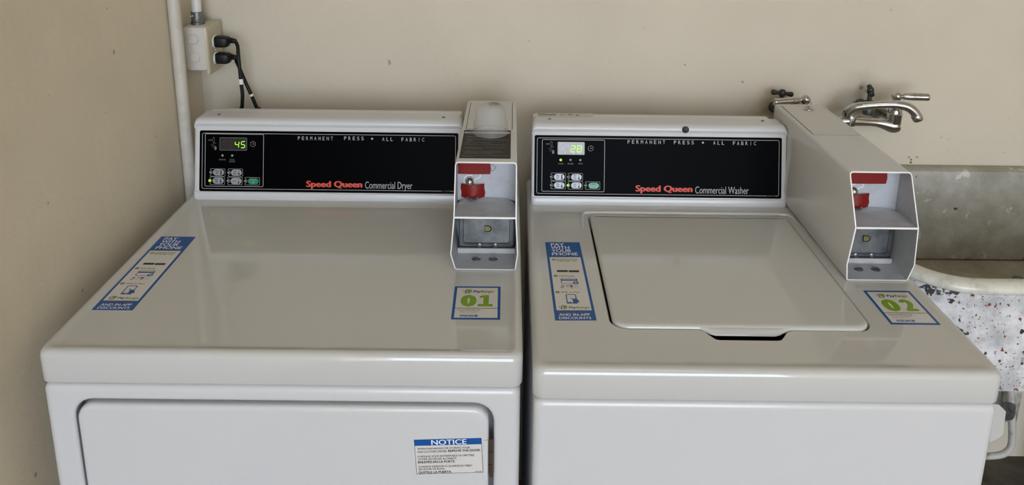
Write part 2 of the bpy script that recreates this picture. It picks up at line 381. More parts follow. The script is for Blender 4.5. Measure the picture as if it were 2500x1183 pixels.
def thermo(P, u, v, h, fill, l):
    w = h*.13
    P.disc(u, v-h*.34, h*.19, BTNT, l); 
    P.ring(rr(u-w, u+w, v-h*.25, v+h*.5, w*.95, 2), w*.45, BTNT, l)
    P.rect(u-w, v-h*.3, u+w, v-h*.3+h*.8*fill, BTNT, l)

def control_panel(root, O, Vv, zf, spec):
    P = Print(O, (1, 0, 0), Vv, [BLACKP, PRINTG])
    def box(q): return P.uv(*zf(q[0], q[1])), P.uv(*zf(q[2], q[3]))
    (u0, v1) = P.uv(*spec['tl']); (_, v0) = P.uv(*spec['bl']); (u1, _) = P.uv(*spec['tr'])
    P.sheet(rr(u0, u1, v0, v1, .003, 3), BLACKP, .0008)
    m = .0048; num = spec['num']; nu0, nv = P.uv(num[1], num[3]); nu1, _ = P.uv(num[2], num[3])
    P.ring(rr(u0+m, u1-m, v0+m, v1-m, .004, 4), .0012, PRINTG, 1)
    P.rect(nu0-.001, v0+m-.0006, nu1+.001, v0+m+.002, BLACKP, 2); P.text(num[0], nu0, v0+m-.0007, nu1, v0+m+.0022, PRINTDIM, 3)
    a = P.uv(*zf(*spec['inner'][0])); b = P.uv(*zf(*spec['inner'][1])); P.ring(rr(a[0], b[0], b[1], a[1], .003, 4), .0012, PRINTG, 1)
    for t, x0, x1, ya, yb in spec['caps']:
        c0 = P.uv(x0, yb); c1 = P.uv(x1, ya+(yb-ya)*0); d = P.uv(x1, yb)
        w = (d[0]-c0[0])/(len(t)-1+.56)
        for i, ch in enumerate(t):
            ww = w*.56 if ch != 'I' else w*.12; uu = c0[0]+i*w + (0 if ch != 'I' else w*.22)
            P.text(ch, uu, (c0[1]+d[1])/2, uu+ww, (c0[1]+d[1])/2+.0076, PRINTG, 2, .02 if ch != 'I' else 0)
    du, dv = P.uv(*spec['dot']); P.disc(du, dv, .0023, PRINTG, 2)
    q = spec['brand']; c0 = P.uv(q[0], q[3]); c1 = P.uv(q[1], q[2]); P.text('Speed Queen', c0[0], c0[1], c1[0], c1[1], PRINTR, 2, .055, fit='SdQl')
    q = spec['model']; c0 = P.uv(q[1], q[4]); c1 = P.uv(q[2], q[3]); P.text(q[0], c0[0], c0[1], c1[0], c1[1], PRINTG, 2, .010, fit='ClW')
    # slot and hand icons, clock
    I = spec['icon']; f = lambda x, y: P.uv(*zf(x+I[0], y+I[1]))
    P.ring([f(0, 55), f(40, 55), f(40, 62), f(55, 45), f(40, 28), f(40, 35), f(0, 35)], .0005, PRINTDIM, 2)
    P.ring([f(80, 90), f(105, 90), f(105, 0), f(80, 0), f(80, 15), f(58, 45), f(80, 75)], .0006, PRINTDIM, 2)
    P.line([f(38, 130), f(135, 92)], .0005, PRINTDIM, 2)
    P.ring([f(68, 170), f(120, 170), f(120, 140), f(68, 140)], .0005, PRINTDIM, 2)
    P.poly([f(103, 213), f(130, 213), f(143, 190), f(143, 172), f(125, 150), f(112, 150), f(105, 180)], PRINTDIM, 2)
    cu, cv = P.uv(*zf(*spec['clock'])); P.ring([(cu+.0056*math.cos(2*math.pi*k/28), cv+.0056*math.sin(2*math.pi*k/28)) for k in range(28)], .0006, PRINTG, 2)
    P.line([(cu, cv), (cu, cv+.0032)], .0005, PRINTG, 2); P.line([(cu, cv), (cu+.0032, cv)], .0005, PRINTG, 2); P.disc(cu, cv, .0009, PRINTG, 3)
    for t, x0, x1, ya, yb in spec['small']:
        c0 = P.uv(*zf(x0, yb)); c1 = P.uv(*zf(x1, ya)); P.text(t, c0[0], c0[1], c1[0], c1[1], PRINTDIM, 2, .012)
    # button outlines, each with a notch curling around its indicator
    for (bx, led, pl, lines, kind, on) in spec['buttons']:
        r0 = P.uv(*zf(bx[0], bx[3])); r1 = P.uv(*zf(bx[1], bx[2])); lu, lv = P.uv(*zf(*led))
        cyc = (r0[1]+r1[1])/2; rn = .0037
        pts = rr(r0[0], r1[0], r0[1], r1[1], .0022, 3)
        arc = [(lu + rn*math.cos(a), lv + rn*math.sin(a)) for a in [math.radians(80-160*k/8) for k in range(9)]]
        P.ring(pts[:-1] + [pts[-1]] + arc, .0007, PRINTG, 2)
    cp = P.build('control_panel', root); lab(cp, 'black control panel film with grey and red lettering')
    # display window
    d0 = P.uv(*zf(spec['disp'][0], spec['disp'][3])); d1 = P.uv(*zf(spec['disp'][1], spec['disp'][2]))
    D = Print(O + P.N*.0004, (1, 0, 0), Vv, [PRINTG])
    D.sheet(rr(d0[0], d1[0], d0[1], d1[1], .0022, 3), PRINTDIM, .0004)
    D.poly(rr(d0[0]+.0009, d1[0]-.0009, d0[1]+.0009, d1[1]-.0009, .0015, 3), spec['dmat'], 1)
    for ch, x0, x1, ya, yb, lit in spec['digits']:
        c0 = D.uv(*zf(x0, yb)); c1 = D.uv(*zf(x1, ya)); digit(D, ch, c0[0], c0[1], c1[0], c1[1], SEG if lit else SEGOFF, 3)
    o = D.build('time_display', cp); lab(o, spec['dlabel'])
    def led_(x, y, r, on):
        u, v = P.uv(*zf(x, y)); mb = MB(); mb.lathe([(r, -.0003), (r, .0004), (r*.75, .0009), (r*.3, .0011), (0, .0011)], P.P(u, v), P.N, 14)
        mb.build('indicator_light', LEDON if on else LEDOFF, cp)
    for x, y, on in spec['leds']: led_(x, y, .0028 if on else .0024, on)
    for (bx, led, pl, lines, kind, on) in spec['buttons']:
        led_(led[0], led[1], .0026 if on else .0022, on)
        b0 = P.uv(*zf(pl[0], pl[3])); b1 = P.uv(*zf(pl[1], pl[2])); h = b1[1]-b0[1]
        B = Print(O + P.N*.0010, (1, 0, 0), Vv, [BTNG if kind == 'start' else BTN])
        a = rr(b0[0], b1[0], b0[1], b1[1], h*.49, 5); i = offs(a, .0006)
        B.mb.loft([[B.P(u, v)-B.N*.0011 for u, v in a], [B.P(u, v)-B.N*.0004 for u, v in a], [B.P(u, v) for u, v in i]], True, True, 0)
        n = len(lines); tx1 = b1[0] - (h*.85 if kind != 'start' else h*.4); tx0 = b0[0]+h*.36
        lh = h*(.26 if n < 3 else .19); gap = h*.12
        tot = n*lh+(n-1)*gap*.8; vv = (b0[1]+b1[1])/2+tot/2 + (h*.22 if kind == 'start' else 0)
        for t in lines:
            wid = (tx1-tx0); ww = min(wid, len(t)*lh*1.0); c = (tx0+tx1)/2
            B.text(t, c-ww/2, vv-lh, c+ww/2, vv, PRINTDIM if kind == 'start' else BTNT, 1, .03); vv -= lh+gap*.8
        if kind == 'start':
            c = ((b0[0]+b1[0])/2, b0[1]+h*.3); B.ring([(c[0]+h*.22, c[1]), (c[0], c[1]+h*.16), (c[0]-h*.22, c[1]), (c[0], c[1]-h*.16)], h*.04, PRINTG, 1)
        elif kind is not None: thermo(B, b1[0]-h*.46, (b0[1]+b1[1])/2, h*.72, kind, 1)
        o = B.build('button', cp)
        if kind == 'start': lab(o, 'green start button')
    return cp

ZD = lambda x, y: (480+x/6.961, 310+y/6.961)
ZW = lambda x, y: (1300+x/6.958, 320+y/6.958)

def sticker_frame(px, zpl):
    """frame and size of a rectangular sticker from its photographed corners tl, tr, br, bl on the deck"""
    tl, tr, br, bl = [W(x, y, z=zpl) for x, y in px]
    U = ((tr-tl)+(br-bl))/2; Vv = ((tl-bl)+(tr-br))/2; w, h = U.length, Vv.length; U.normalize(); Vv = (Vv - U*Vv.dot(U)).normalized()
    c = (tl+tr+br+bl)/4; return c - U*(w/2) - Vv*(h/2), U, Vv, w, h
ZB = lambda s, ox, oy: (lambda x, y: (ox+x/s, oy+y/s))
# layout survey of both sticker kinds, in sticker fractions
WDECK = .9090; DDECK = .9125
def layouter(px, zpl, zf):
    O, U, Vv, w, h = sticker_frame(px, zpl); N = V3((0, 0, 1))
    def q(x, y): p = W(*zf(x, y), z=zpl)-O; return p.dot(U)/w, p.dot(Vv)/h
    return q
STRIP_W = ((1333, 591), (1417, 591.5), (1454, 781.5), (1353, 782)); STRIP_D = ((392, 577), (476, 578), (326, 757), (226, 756))
NUM_D = ((1112, 699), (1223.5, 699.5), (1219.5, 780), (1099.5, 779)); NUM_W = ((2108, 708.5), (2222, 711), (2295, 792), (2174, 792))
def logo(P, u0, v0, u1, v1, l):
    w, h = u1-u0, v1-v0; X = lambda a, b: (u0+a*w, v0+b*h)
    P.ring([X(.22, .0), X(.72, .0), X(.86, .25), X(.95, .95), X(.42, 1.), X(.32, .8)], h*.13, NAVY, l)
    P.poly([X(.45, .35), X(.62, .30), X(.75, .12), X(.9, .3), X(1.0, .55), X(.92, .85), X(.75, .95), X(.55, .88), X(.5, .62)], STGR, l+1)
    for k in range(3): P.rect(u0+w*(.02+.06*k), v0+h*(.25+.05*k), u0+w*(.05+.06*k), v0+h*(.8+.03*k), STPL if k == 0 else STGY, l)
def payrange(P, u0, v0, u1, v1, l):
    c = u0+(u1-u0)*.365; P.text('Pay', u0, v0, c, v1, NAVY, l, .03, .16, fit='PRd'); P.text('Range', c+(u1-u0)*.015, v0, u1, v1, STDG, l, .02, .16, fit='PRd')
def strip_sticker(root, px, zpl):
    q = layouter(STRIP_W, WDECK, ZB(5.141, 1310, 570))
    O, U, Vv, w, h = sticker_frame(px, zpl); P = Print(O + V3((0, 0, .0003)), U, Vv, [BLUE, STW])
    P.sheet([(0, 0), (w, 0), (w, h), (0, h)], BLUE, .0003)
    def R(x0, y0, x1, y1):
        ym = (y0+y1)/2; a, _ = q(x0, ym); b, _ = q(x1, ym); xm = (x0+x1)/2; _, t = q(xm, y0); _, bt = q(xm, y1); return a*w, bt*h, b*w, t*h
    a = q(168, 297); b = q(690, 964); c = q(243, 963); wu0 = (a[0]+c[0])/2*w; P.rect(wu0, b[1]*h, w-wu0, a[1]*h, STW, 1)
    for t, bx in (('PAY', (178, 122, 345, 156)), ('WITH', (180, 160, 412, 195)), ('YOUR', (186, 198, 437, 236)), ('PHONE', (192, 239, 517, 275))): P.text(t, *R(*bx), STT, 2, .022)
    P.text('SIMPLE. FAST. SECURE.', *R(190, 281, 525, 293), STGY, 2, .01)
    for i, y in enumerate((328, 532, 736)):
        r = R(190+i*23, y-12, 240+i*24, y+12); u, v = (r[0]+r[2])/2, (r[1]+r[3])/2; rad = .0036; P.disc(u, v, rad, STDG, 2); P.text(str(i+1), u-rad*.28, v-rad*.5, u+rad*.28, v+rad*.5, STW, 3, 0)
    P.text('Download Free', *R(253, 314, 512, 332), STDG, 2, .02); P.text('PayRange App', *R(258, 334, 503, 354), STDG, 2, .02)
    P.text('Add Funds', *R(280, 525, 470, 543), STDG, 2, .02); P.text('Slide to Pay!', *R(308, 727, 540, 750), STDG, 2, .02)
    for bx in ((255, 460, 392, 484), (403, 462, 533, 486)): P.rect(*R(*bx), STBK, 2, .0008)
    r = R(306, 562, 513, 633); P.ring(rr(r[0], r[2], r[1], r[3], .002, 3), .0011, NAVY, 2); P.rect(*R(308, 577, 512, 592), BLUE, 2)
    r = R(462, 604, 524, 636); u, v = (r[0]+r[2])/2, (r[1]+r[3])/2; P.disc(u, v, .0047, BLUE, 3); P.rect(u-.003, v-.0007, u+.003, v+.0007, STW, 4); P.rect(u-.0007, v-.003, u+.0007, v+.003, STW, 4)
    for bx, m in (((310, 652, 345, 665), STRD), ((368, 653, 408, 662), STGY), ((418, 650, 452, 668), NAVY), ((460, 653, 515, 666), STPL), ((300, 675, 340, 684), STGY), ((365, 676, 410, 684), STPL), ((430, 676, 455, 685), STRD), ((462, 678, 535, 683), STPL)): P.rect(*R(*bx), m, 2)
    r = R(372, 763, 504, 880); pu0, pv0, pu1, pv1 = r; P.ring(rr(pu0, pu1, pv0, pv1, .0022, 3), .0016, BLUE, 2); P.rect(pu0, pv0, pu1, pv0+.0042, BLUE, 3); P.disc((pu0+pu1)/2, pv0+.0021, .0011, STW, 4)
    X = lambda a, b: (pu0+(pu1-pu0)*a, pv0+(pv1-pv0)*b)
    P.poly([X(.40, .60), X(.44, .63), X(.66, .50), X(.95, .50), X(1.12, .36), X(1.22, .18), X(.95, .10), X(.62, .20), X(.58, .34), X(.66, .40)], BLUE, 5)
    logo(P, *R(275, 903, 388, 948), 2); payrange(P, *R(403, 916, 663, 940), 2)
    P.text('EXCLUSIVE OFFERS', *R(272, 979, 668, 996), STGY, 2, .02); P.text('AND IN-APP', *R(280, 1003, 670, 1034), STT, 2, .022); P.text('DISCOUNTS', *R(282, 1045, 687, 1076), STT, 2, .022)
    o = P.build('payment_instruction_sticker', root); return lab(o, 'long blue and white sticker reading PAY WITH YOUR PHONE')
def number_sticker(root, px, zpl, num):
    q = layouter(NUM_D, DDECK, ZB(9.858, 1070, 680))
    O, U, Vv, w, h = sticker_frame(px, zpl); P = Print(O + V3((0, 0, .0003)), U, Vv, [BLUE, STW])
    P.sheet([(0, 0), (w, 0), (w, h), (0, h)], NAVY if num == '' else BLUE, .0003)
    def R(x0, y0, x1, y1):
        ym = (y0+y1)/2; a, _ = q(x0, ym); b, _ = q(x1, ym); xm = (x0+x1)/2; _, t = q(xm, y0); _, bt = q(xm, y1); return a*w, bt*h, b*w, t*h
    e = .0042; P.rect(e, e, w-e, h-e, STW, 1)
    logo(P, *R(590, 265, 815, 352), 2); payrange(P, *R(840, 283, 1325, 337), 2)
    P.text('0', *R(540, 395, 920, 674), STGR, 2, .075)
    if num[1] == '1':
        r = R(957, 400, 1310, 670); X = lambda a, b: (r[0]+(r[2]-r[0])*a, r[1]+(r[3]-r[1])*b)
        P.poly([X(0, 0), X(1, 0), X(1, .2), X(.73, .2), X(.73, 1), X(.45, 1), X(.1, .92), X(.1, .74), X(.36, .78), X(.36, .2), X(0, .2)], STGR, 2)
    else: P.text('2', *R(990, 395, 1310, 670), STGR, 2, .075)
    r = R(412, 708, 1418, 718); P.rect(e, r[1], w-e, r[3], STBK, 2)
    P.text('Launch PayRange App', *R(455, 742, 1015, 775), STBK, 2, .012); P.text('Swipe to Number', *R(515, 788, 955, 818), STDG, 2, .008); P.text('or', *R(698, 827, 745, 843), STBK, 2)
    r = R(520, 862, 960, 928); X = lambda a, b: (r[0]+(r[2]-r[0])*a, r[1]+(r[3]-r[1])*b)
    P.poly([X(0, .2), X(.87, .2), X(.87, 0), X(1, .5), X(.87, 1), X(.87, .8), X(0, .8)], BLUE, 2); P.text('Scan QR Code', *R(545, 880, 895, 910), STT, 3, .02)
    o = P.build('number_sticker', root); return lab(o, 'blue framed white sticker with green number ' + num)

def meter_case(root, x0, x1, dy, zd, lock, plate, yb):
    """open-fronted coin meter case bolted to the deck: sheet-metal shell, divider shelf, vault door, bolts, red tape"""
    zt = zd+.1825; t = .0022; zm = zd+.1015; xm = (x0+x1)/2
    fl, fr = .0060, .0035                                      # the lower half bows outward a little
    def outline(d):
        z0, z1 = zd+.0005+d, zt-d; X0, X1 = x0+d, x1-d; r = max(.006-d, .002); rb = max(.005-d, .0015)
        L = []
        arc = lambda cx, cz, rr_, a0: [(cx+rr_*math.cos(math.radians(a0+90*k/4)), cz+rr_*math.sin(math.radians(a0+90*k/4))) for k in range(5)]
        L += arc(X0+rb, z0+rb, rb, 180); L += [(X0, z0+rb), ][:0]
        L += arc(X1-rb, z0+rb, rb, 270)
        L += [(X1+fr, zd+.034), (X1+fr*.6, zd+.060), (X1, zm)]
        L += arc(X1-r, z1-r, r, 0); L += arc(X0+r, z1-r, r, 90)
        L += [(X0, zm), (X0-fl*.6, zd+.060), (X0-fl, zd+.034)]
        return L
    def yf(z):                                                 # front edge leans: proud at the shelf, set back at the top
        h = z-zd
        for (a, ya), (b, yb_) in zip(((0, .2445), (.034, .236), (.1015, .234), (.1825, .2795)), ((.034, .236), (.1015, .234), (.1825, .2795), (.3, .33))):
            if h <= b: return ya+(yb_-ya)*(h-a)/(b-a)+dy
    ou, inn = outline(0), outline(t)
    mb = MB(); yin = .345+dy
    mb.loft([[(x, yb, z) for x, z in ou], [(x, yb-.003, z) for x, z in ou], [(x, yf(z)+.0006, z) for x, z in ou], [(x, yf(z), z) for x, z in offs(ou, .0004)],
             [(x, yf(z), z) for x, z in inn], [(x, yin, z) for x, z in inn]], True, True, mi=[0, 0, 1, 1, 2])
    case = mb.build('coin_meter_case', [BOXW, EDGEW, BOXIN], root, smooth=38); lab(case, 'open-fronted white sheet-metal coin meter case')
    # divider shelf, folded and rounded at the back
    mb = MB(); yp = .312+dy
    pts = rr(x0+t, x1-t, .2335+dy, yp, (.001, .001, .030, .030), 5)
    top = lambda x, y: zm + .0045*(1-((x-xm)/(x1-xm))**2)*(1 if y > .25+dy else .5) + (.0012*math.sin((x-x0)*60))
    mb.loft([[(x, y, top(x, y)-.0016) for x, y in pts], [(x, y, top(x, y)) for x, y in pts]], True, True); mb.build('divider_shelf', BOXIN, case, smooth=0)
    mb = MB(); mb.box(x0+t, x1-t, .2325+dy, .2338+dy, zm-.001, zm+.0022); mb.build('shelf_edge', EDGEW, case)
    # upper back plate with its tab slot
    mb = MB(); mb.box(x0+t, x1-t, yp, yp+.002, zm-.004, zt-t); mb.build('back_plate', BOXIN, case, smooth=0)
    Y = yp-.0003
    def at(px, py): return W(px, py, y=Y)
    cx, cz = x0+.0245, zm+.0355
    mb = MB(); key = [(cx-.002+.0098*math.cos(a), cz-.001+.0098*math.sin(a)) for a in [math.radians(70+ 290*k/18) for k in range(19)]] + [(cx+.0125, cz+.002), (cx+.0175, cz+.004), (cx+.0175, cz+.0155), (cx+.006, cz+.0155)]
    mb.loft([[(x, yp+.0005, z) for x, z in key], [(x, yp-.0008, z) for x, z in key], [(x, yp-.0008, z) for x, z in offs(key, .0012)], [(x, yp+.0003, z) for x, z in offs(key, .0012)]], False, False, mi=0)
    mb.face(range(len(mb.v)-len(key), len(mb.v)), 1); mb.build('keyhole_slot', [EDGEW, GALV], case, smooth=0)
    mb = MB(); mb.lathe([(.0076*math.cos(a), .0076*math.sin(a)) for a in [math.radians(-50+140*k/12) for k in range(13)]], (cx-.001, yp-.0055, cz-.002), (0, -1, 0), 20); mb.build('ball_stud', STEEL, case, smooth=60)
    mb = MB(); mb.lathe([(.0080, 0), (.0100, .0012), (.0102, .003), (.008, .0042), (.005, .003), (0, .003)], (cx+.004, yp-.012, zm+.0062), (0, -.25, 1), 20); mb.build('lower_stud', STEEL, case, smooth=60)
    # arrow outline printed on the plate
    A = Print((x0, Y-.0002, zm), (1, 0, 0), (0, 0, 1), [BTNT]); aw = x1-x0
    A.ring([(aw*.42, .0520), (aw*.60, .0520), (aw*.66, .0580), (aw*.60, .0640), (aw*.42, .0640)], .0006, BTNT, 1); A.build('arrow_mark', case)
    # red tape, two pieces with slight curl
    for (a, b, c, d, cur) in ((.0005, .078 if lock else .057, .0465, .0775, .001), (.0060, .0520 if lock else .0470, .0040, .0285, .004)):
        mb = MB(); n = 7; rows = []
        for j in range(4):
            v = c+(d-c)*j/3; rows.append([(x0+t+a+(b-a)*i/(n-1)+(.001*math.sin(j*2.1+i)), yp-.0016-(.011 if a > .005 else .0012)*math.sin(math.pi*min(1, i/(n-1)*1.0))*(1 if a > .005 else 1)*(.6+.4*(3-j)/3), zm+v) for i in range(n)])
        mb.loft(rows, close=False); mb.loft([[(x, y-.0003, z) for x, y, z in r] for r in rows], close=False); mb.build('red_tape', REDT, case, smooth=60, fixn=False)
    # vault door and lower plate
    yv = .303+dy; z0, z1 = zd+.0125, zm-.003
    mb = MB(); R = lambda d, y: rr(x0+.0045+d, x1-.0035-d, z0+d, z1-d, .004, 3, lambda u, v: (u, y, v))
    mb.loft([R(0, yv+.02), R(0, yv+.002), R(.0015, yv), R(.0075, yv-.0006), R(.0085, yv+.0012)], False, True); v_ = mb.build('coin_vault_door', GALV, case); lab(v_, 'galvanised coin vault door with key hole')
    kx, kz = xm+.003, zd+.048
    D = [(kx+.0066*math.cos(math.radians(a)), kz+.0058*math.sin(math.radians(a))) for a in range(-100, 101, 20)] + [(kx-.006, kz+.0057), (kx-.006, kz-.0045)]
    mb = MB(); mb.prism(D, lambda u, v, d: (u, yv+d, v), .0006, -.0006, 0); mb.prism([(u-.0007, v+.0006) for u, v in offs(D, .0012)], lambda u, v, d: (u, yv+d, v), -.0004, -.0009, 1); mb.build('key_hole', [DARKHOLE, BRASS], v_, smooth=0)
    for k in (-.012, .016):
        mb = MB(); mb.lathe([(.0045, 0), (.0035, .0008), (.002, .0011), (0, .0011)], (xm+k, yv-.0004, z0+.004), (0, -1, 0), 10); mb.build('dimple', GALV, v_)
    mb = MB(); mb.box(x0+t, x1-t, .299+dy, .303+dy, zd+.0028, zd+.0120); mb.build('vault_ledge', BOXW, case)
    for k in (-.0145, .0150):
        mb = MB(); mb.lathe([(.0082, 0), (.0082, .0008), (.0074, .0014), (.0062, .0026), (.0035, .0034), (0, .0035)], (xm-.002+k, .279+dy, zd+.0027), (0, 0, 1), 18); mb.build('bolt', GALV, case, smooth=50)
    # hinged lid on top
    ly0, ly1 = .4495, yb-.014
    lp = rr(x0+.0095, x1-.0095, ly0, ly1, .0015, 2)
    mb = MB(); mb.loft([[(x, y, zt-.0004) for x, y in offs(lp, -.0011)], [(x, y, zt+.0001) for x, y in offs(lp, -.0011)]], False, True, 0); mb.build('lid_seam', DARKHOLE, case, smooth=0)
    mb = MB(); mb.loft([[(x, y, zt-.0003) for x, y in lp], [(x, y, zt+.0006) for x, y in lp], [(x, y, zt+.0009) for x, y in offs(lp, .0005)]], False, True); mb.build('access_lid', BOXW, case, smooth=0)
    mb = MB(); p = V3((xm+.006, .610, zt+.0009)); k = 1 if lock else .3; mb.lathe([(.0125, 0), (.0115, .0022*k), (.0085, .0042*k), (.0075, .0030*k), (.003, .0030*k), (.003, .0012*k), (0, .0012*k)], p, n=20); mb.build('cam_lock', CHROME if lock else ZINC, case)
    if plate:
        O = V3((.5745, .2955, zt)); P = Print(O + V3((0, 0, .0004)), (1, 0, 0), (0, 1, 0), [PLATEB, PLATET]); w, h = .0880, .147
        P.sheet([(0, 0), (w, 0), (w, h), (0, h)], PLATEB, .0004)
        P.text('HOW TO OPERATE', w*.15, h*.955, w*.85, h*.985, PLATET, 1, .01); P.rect(w*.02, h*.87, w*.98, h*.93, STPL, 1); P.text('CLEAN LINT FILTER', w*.05, h*.88, w*.5, h*.92, PLATEB, 2, .01)
        T = [(.82, '1. Clean Lint Filter.', .5), (.74, '2. Select Fabric', .35), (.705, '    Setting', .3), (.645, '3. Insert Money in Slot. Insert More Money', .92), (.61, '    Additional Coins if Desired for More Drying', .96), (.575, '    Time.', .2),
             (.51, '4. Push START Pad/Button.', .6), (.435, '5. To Stop Dryer During Cycle-Open Door.', .9), (.345, '6. To Restart Dryer-Close Door and Push', .88), (.31, '    Start Pad/Button.', .45),
             (.22, '7. When Display Indicates "00" Time', .80), (.18, '    Remaining or Pulse Light Goes Out,', .85), (.14, '    Remove Clothes From Dryer.', .66), (.07, 'If clothes are not as dry as desired, repeat', .95), (.035, 'steps 3 and 4.', .3)]
        for v, s, e in T: P.text(s.strip(), w*(.05 if s[0] != ' ' else .09), h*v, w*e, h*(v+.026), PLATET, 1, .01)
        o = P.build('instruction_plate', case); lab(o, 'black instruction plate with fine grey lettering')
    return case

# ------------------------------------------------------------------ dryer
DW = .683
dryer = thing('clothes_dryer', 'white coin-operated clothes dryer beside the left wall, display showing 45', 'dryer', (DW/2, .33, 0))
XZ = lambda y: (lambda u, v: (u, y, v))
mb = MB(); hx0, hx1, hz0, hz1, hr = .0440, .6425, .16, .8385, .030
mb.loft([rr(.003, .680, 0.0, .8635, .012, 6, XZ(.655)), rr(.003, .680, 0.0, .8635, .012, 6, XZ(.011)), rr(.0045, .6785, .0015, .862, .011, 6, XZ(.0055)), rr(.0075, .6755, .0045, .859, .010, 6, XZ(.0018)),
         rr(.013, .670, .010, .8535, .008, 6, XZ(0)), rr(.016, .667, .013, .8505, .007, 6, XZ(0)), rr(hx0-.007, hx1+.007, hz0-.007, hz1+.007, hr+.006, 6, XZ(0)), rr(hx0-.004, hx1+.004, hz0-.004, hz1+.004, hr+.004, 6, XZ(0)), rr(hx0-.001, hx1+.001, hz0-.001, hz1+.001, hr, 6, XZ(.0015)), rr(hx0, hx1, hz0, hz1, hr, 6, XZ(.004)), rr(hx0, hx1, hz0, hz1, hr, 6, XZ(.028))], True, True, mi=[0]*9+[1])
mb.build('cabinet', [CABW, RECESSG], dryer, smooth=40)
dx0, dx1, dz0, dz1 = hx0+.0048, hx1-.0070, hz0+.004, hz1-.0062
mb = MB(); mb.loft([rr(dx0, dx1, dz0, dz1, hr-.006, 6, XZ(.024)), rr(dx0, dx1, dz0, dz1, hr-.006, 6, XZ(.003)), rr(dx0+.001, dx1-.001, dz0+.001, dz1-.001, hr-.006, 6, XZ(-.0005)), rr(dx0+.0035, dx1-.0035, dz0+.0035, dz1-.0035, hr-.007, 6, XZ(-.0025)), rr(dx0+.008, dx1-.008, dz0+.008, dz1-.008, hr-.009, 6, XZ(-.003)), rr(dx0+.010, dx1-.010, dz0+.010, dz1-.010, hr-.010, 6, XZ(-.003)), rr(dx0+.014, dx1-.014, dz0+.014, dz1-.014, hr-.012, 6, XZ(-.003))], True, True)
door = mb.build('door', CABW, dryer, smooth=40)
mb = MB()
for k in range(3): z = W(1197, 1070+k*31, y=-.002).z; z2 = W(1197, 1070+(k+1)*31, y=-.002).z; mb.tube([(hx1-.0035, -.0005, z-.0006), (hx1-.0035, -.0005, z2+.0006)], .0032, 10)
mb.build('hinge', HINGE, door)
mb = MB(); mb.box(hx1-.0145, hx1-.0085, -.0036, -.0022, W(1197, 1165, y=0).z, W(1197, 1070, y=0).z); mb.build('hinge_leaf', CABW, door)
# top panel with rolled edge and a shallow step
XY = lambda z: (lambda u, v: (u, v, z))
zr = .9150
def ringd(d, z, r=.016, yb=.66): return rr(d, DW-d, d, yb-d*.3, max(r-d*.5, .004), 6, XY(z))
mb = MB(); mb.loft([ringd(.006, .8655), ringd(.0005, .8660), ringd(0, .8675), ringd(0, .9045), ringd(.0012, .9095), ringd(.0042, .9135), ringd(.0085, zr), ringd(.0130, zr-.0002), ringd(.0165, DDECK+.0007), ringd(.0215, DDECK), ringd(.0245, DDECK), ringd(.030, DDECK)], True, True)
mb.build('top_panel', ENAMEL, dryer, smooth=50)
cons, O, Vv = console(dryer, .0152, .5640, DDECK, ((535, 279), (1083, 286)), .011, .004)
SPEC_D = dict(tl=(488, 318), bl=(484, 466), tr=(1119, 325), num=('511629', 1079, 1097, 467), inner=((145, 108), (1135, 1018)),
    caps=[('PERMANENT', 727, 813, 333, 342), ('PRESS', 840, 888, 334, 342), ('ALL', 933, 959, 336, 344), ('FABRIC', 980, 1036, 336, 345)], dot=(908.5, 338.5),
    brand=(747, 885, 442, 459), model=('Commercial Dryer', 891, 1007, 444, 460), icon=(200, 175), clock=(958, 288),
    small=[('DRYING', 382, 496, 541, 564), ('COOL', 562, 648, 541, 564), ('DOWN', 556, 652, 574, 598)], disp=(390, 858, 180, 395), dmat=DISPD,
    digits=[('8', 428, 498, 240, 358, 0), ('8', 532, 602, 240, 358, 0), ('4', 650, 722, 240, 356, 1), ('5', 754, 824, 240, 356, 1)], dlabel='dark display with lit green digits 45',
    leds=[(440, 482, 0), (606, 484, 0)],
    buttons=[((228, 488, 705, 835), (235, 768), (280, 468, 715, 820), ['HIGH', 'TEMP'], 1., 0), ((532, 788, 708, 840), (540, 772), (585, 770, 722, 825), ['LOW', 'TEMP'], .3, 0),
             ((222, 480, 845, 978), (222, 908), (273, 462, 857, 962), ['MED', 'TEMP'], .7, 1), ((522, 780, 850, 980), (530, 912), (578, 765, 863, 968), ['DELICATES'], .15, 0),
             ((815, 1075, 852, 985), (825, 915), (873, 1058, 868, 970), ['START'], 'start', 0)])
control_panel(dryer, O, Vv, ZD, SPEC_D)
meter_case(dryer, .5685, .6738, 0, DDECK, False, True, .6360)
strip_sticker(dryer, STRIP_D, DDECK); number_sticker(dryer, NUM_D, DDECK, '01')
# notice sticker on the door
zn = ZB(8.273, 980, 1040); yn = -.0033
tl, tr, br, bl = [W(*zn(*q), y=yn) for q in ((255, 268), (1622, 232), (1650, 930), (302, 968))]
U = ((tr-tl)+(br-bl))/2; w = U.length; U.normalize(); Vn = ((tl-bl)+(tr-br))/2; h = Vn.length; Vn = (Vn-U*Vn.dot(U)).normalized(); O = (tl+tr+br+bl)/4-U*w/2-Vn*h/2
P = Print(O, U, Vn, [STW, BLUE, STBK])
P.sheet([(-.0012, -.0012), (w+.0012, -.0012), (w+.0012, h+.0012), (-.0012, h+.0012)], STW, .0003)
P.ring([(0, 0), (w, 0), (w, h), (0, h)], .0006, STBK, 1); P.rect(0, h*.823, w, h, BLUE, 2)
def nt(t, x0, yb, x1, yt, m=STBK, bold=.012):
    a = P.uv(*zn(x0, yb)); b = P.uv(*zn(x1, yt)); hgt = abs(P.uv(*zn((x0+x1)/2, yt))[1]-P.uv(*zn((x0+x1)/2, yb))[1]); c = (a[1]+b[1])/2
    P.text(t, a[0], c-hgt/2, b[0], c+hgt/2, m, 3, bold, fit='ENRD')
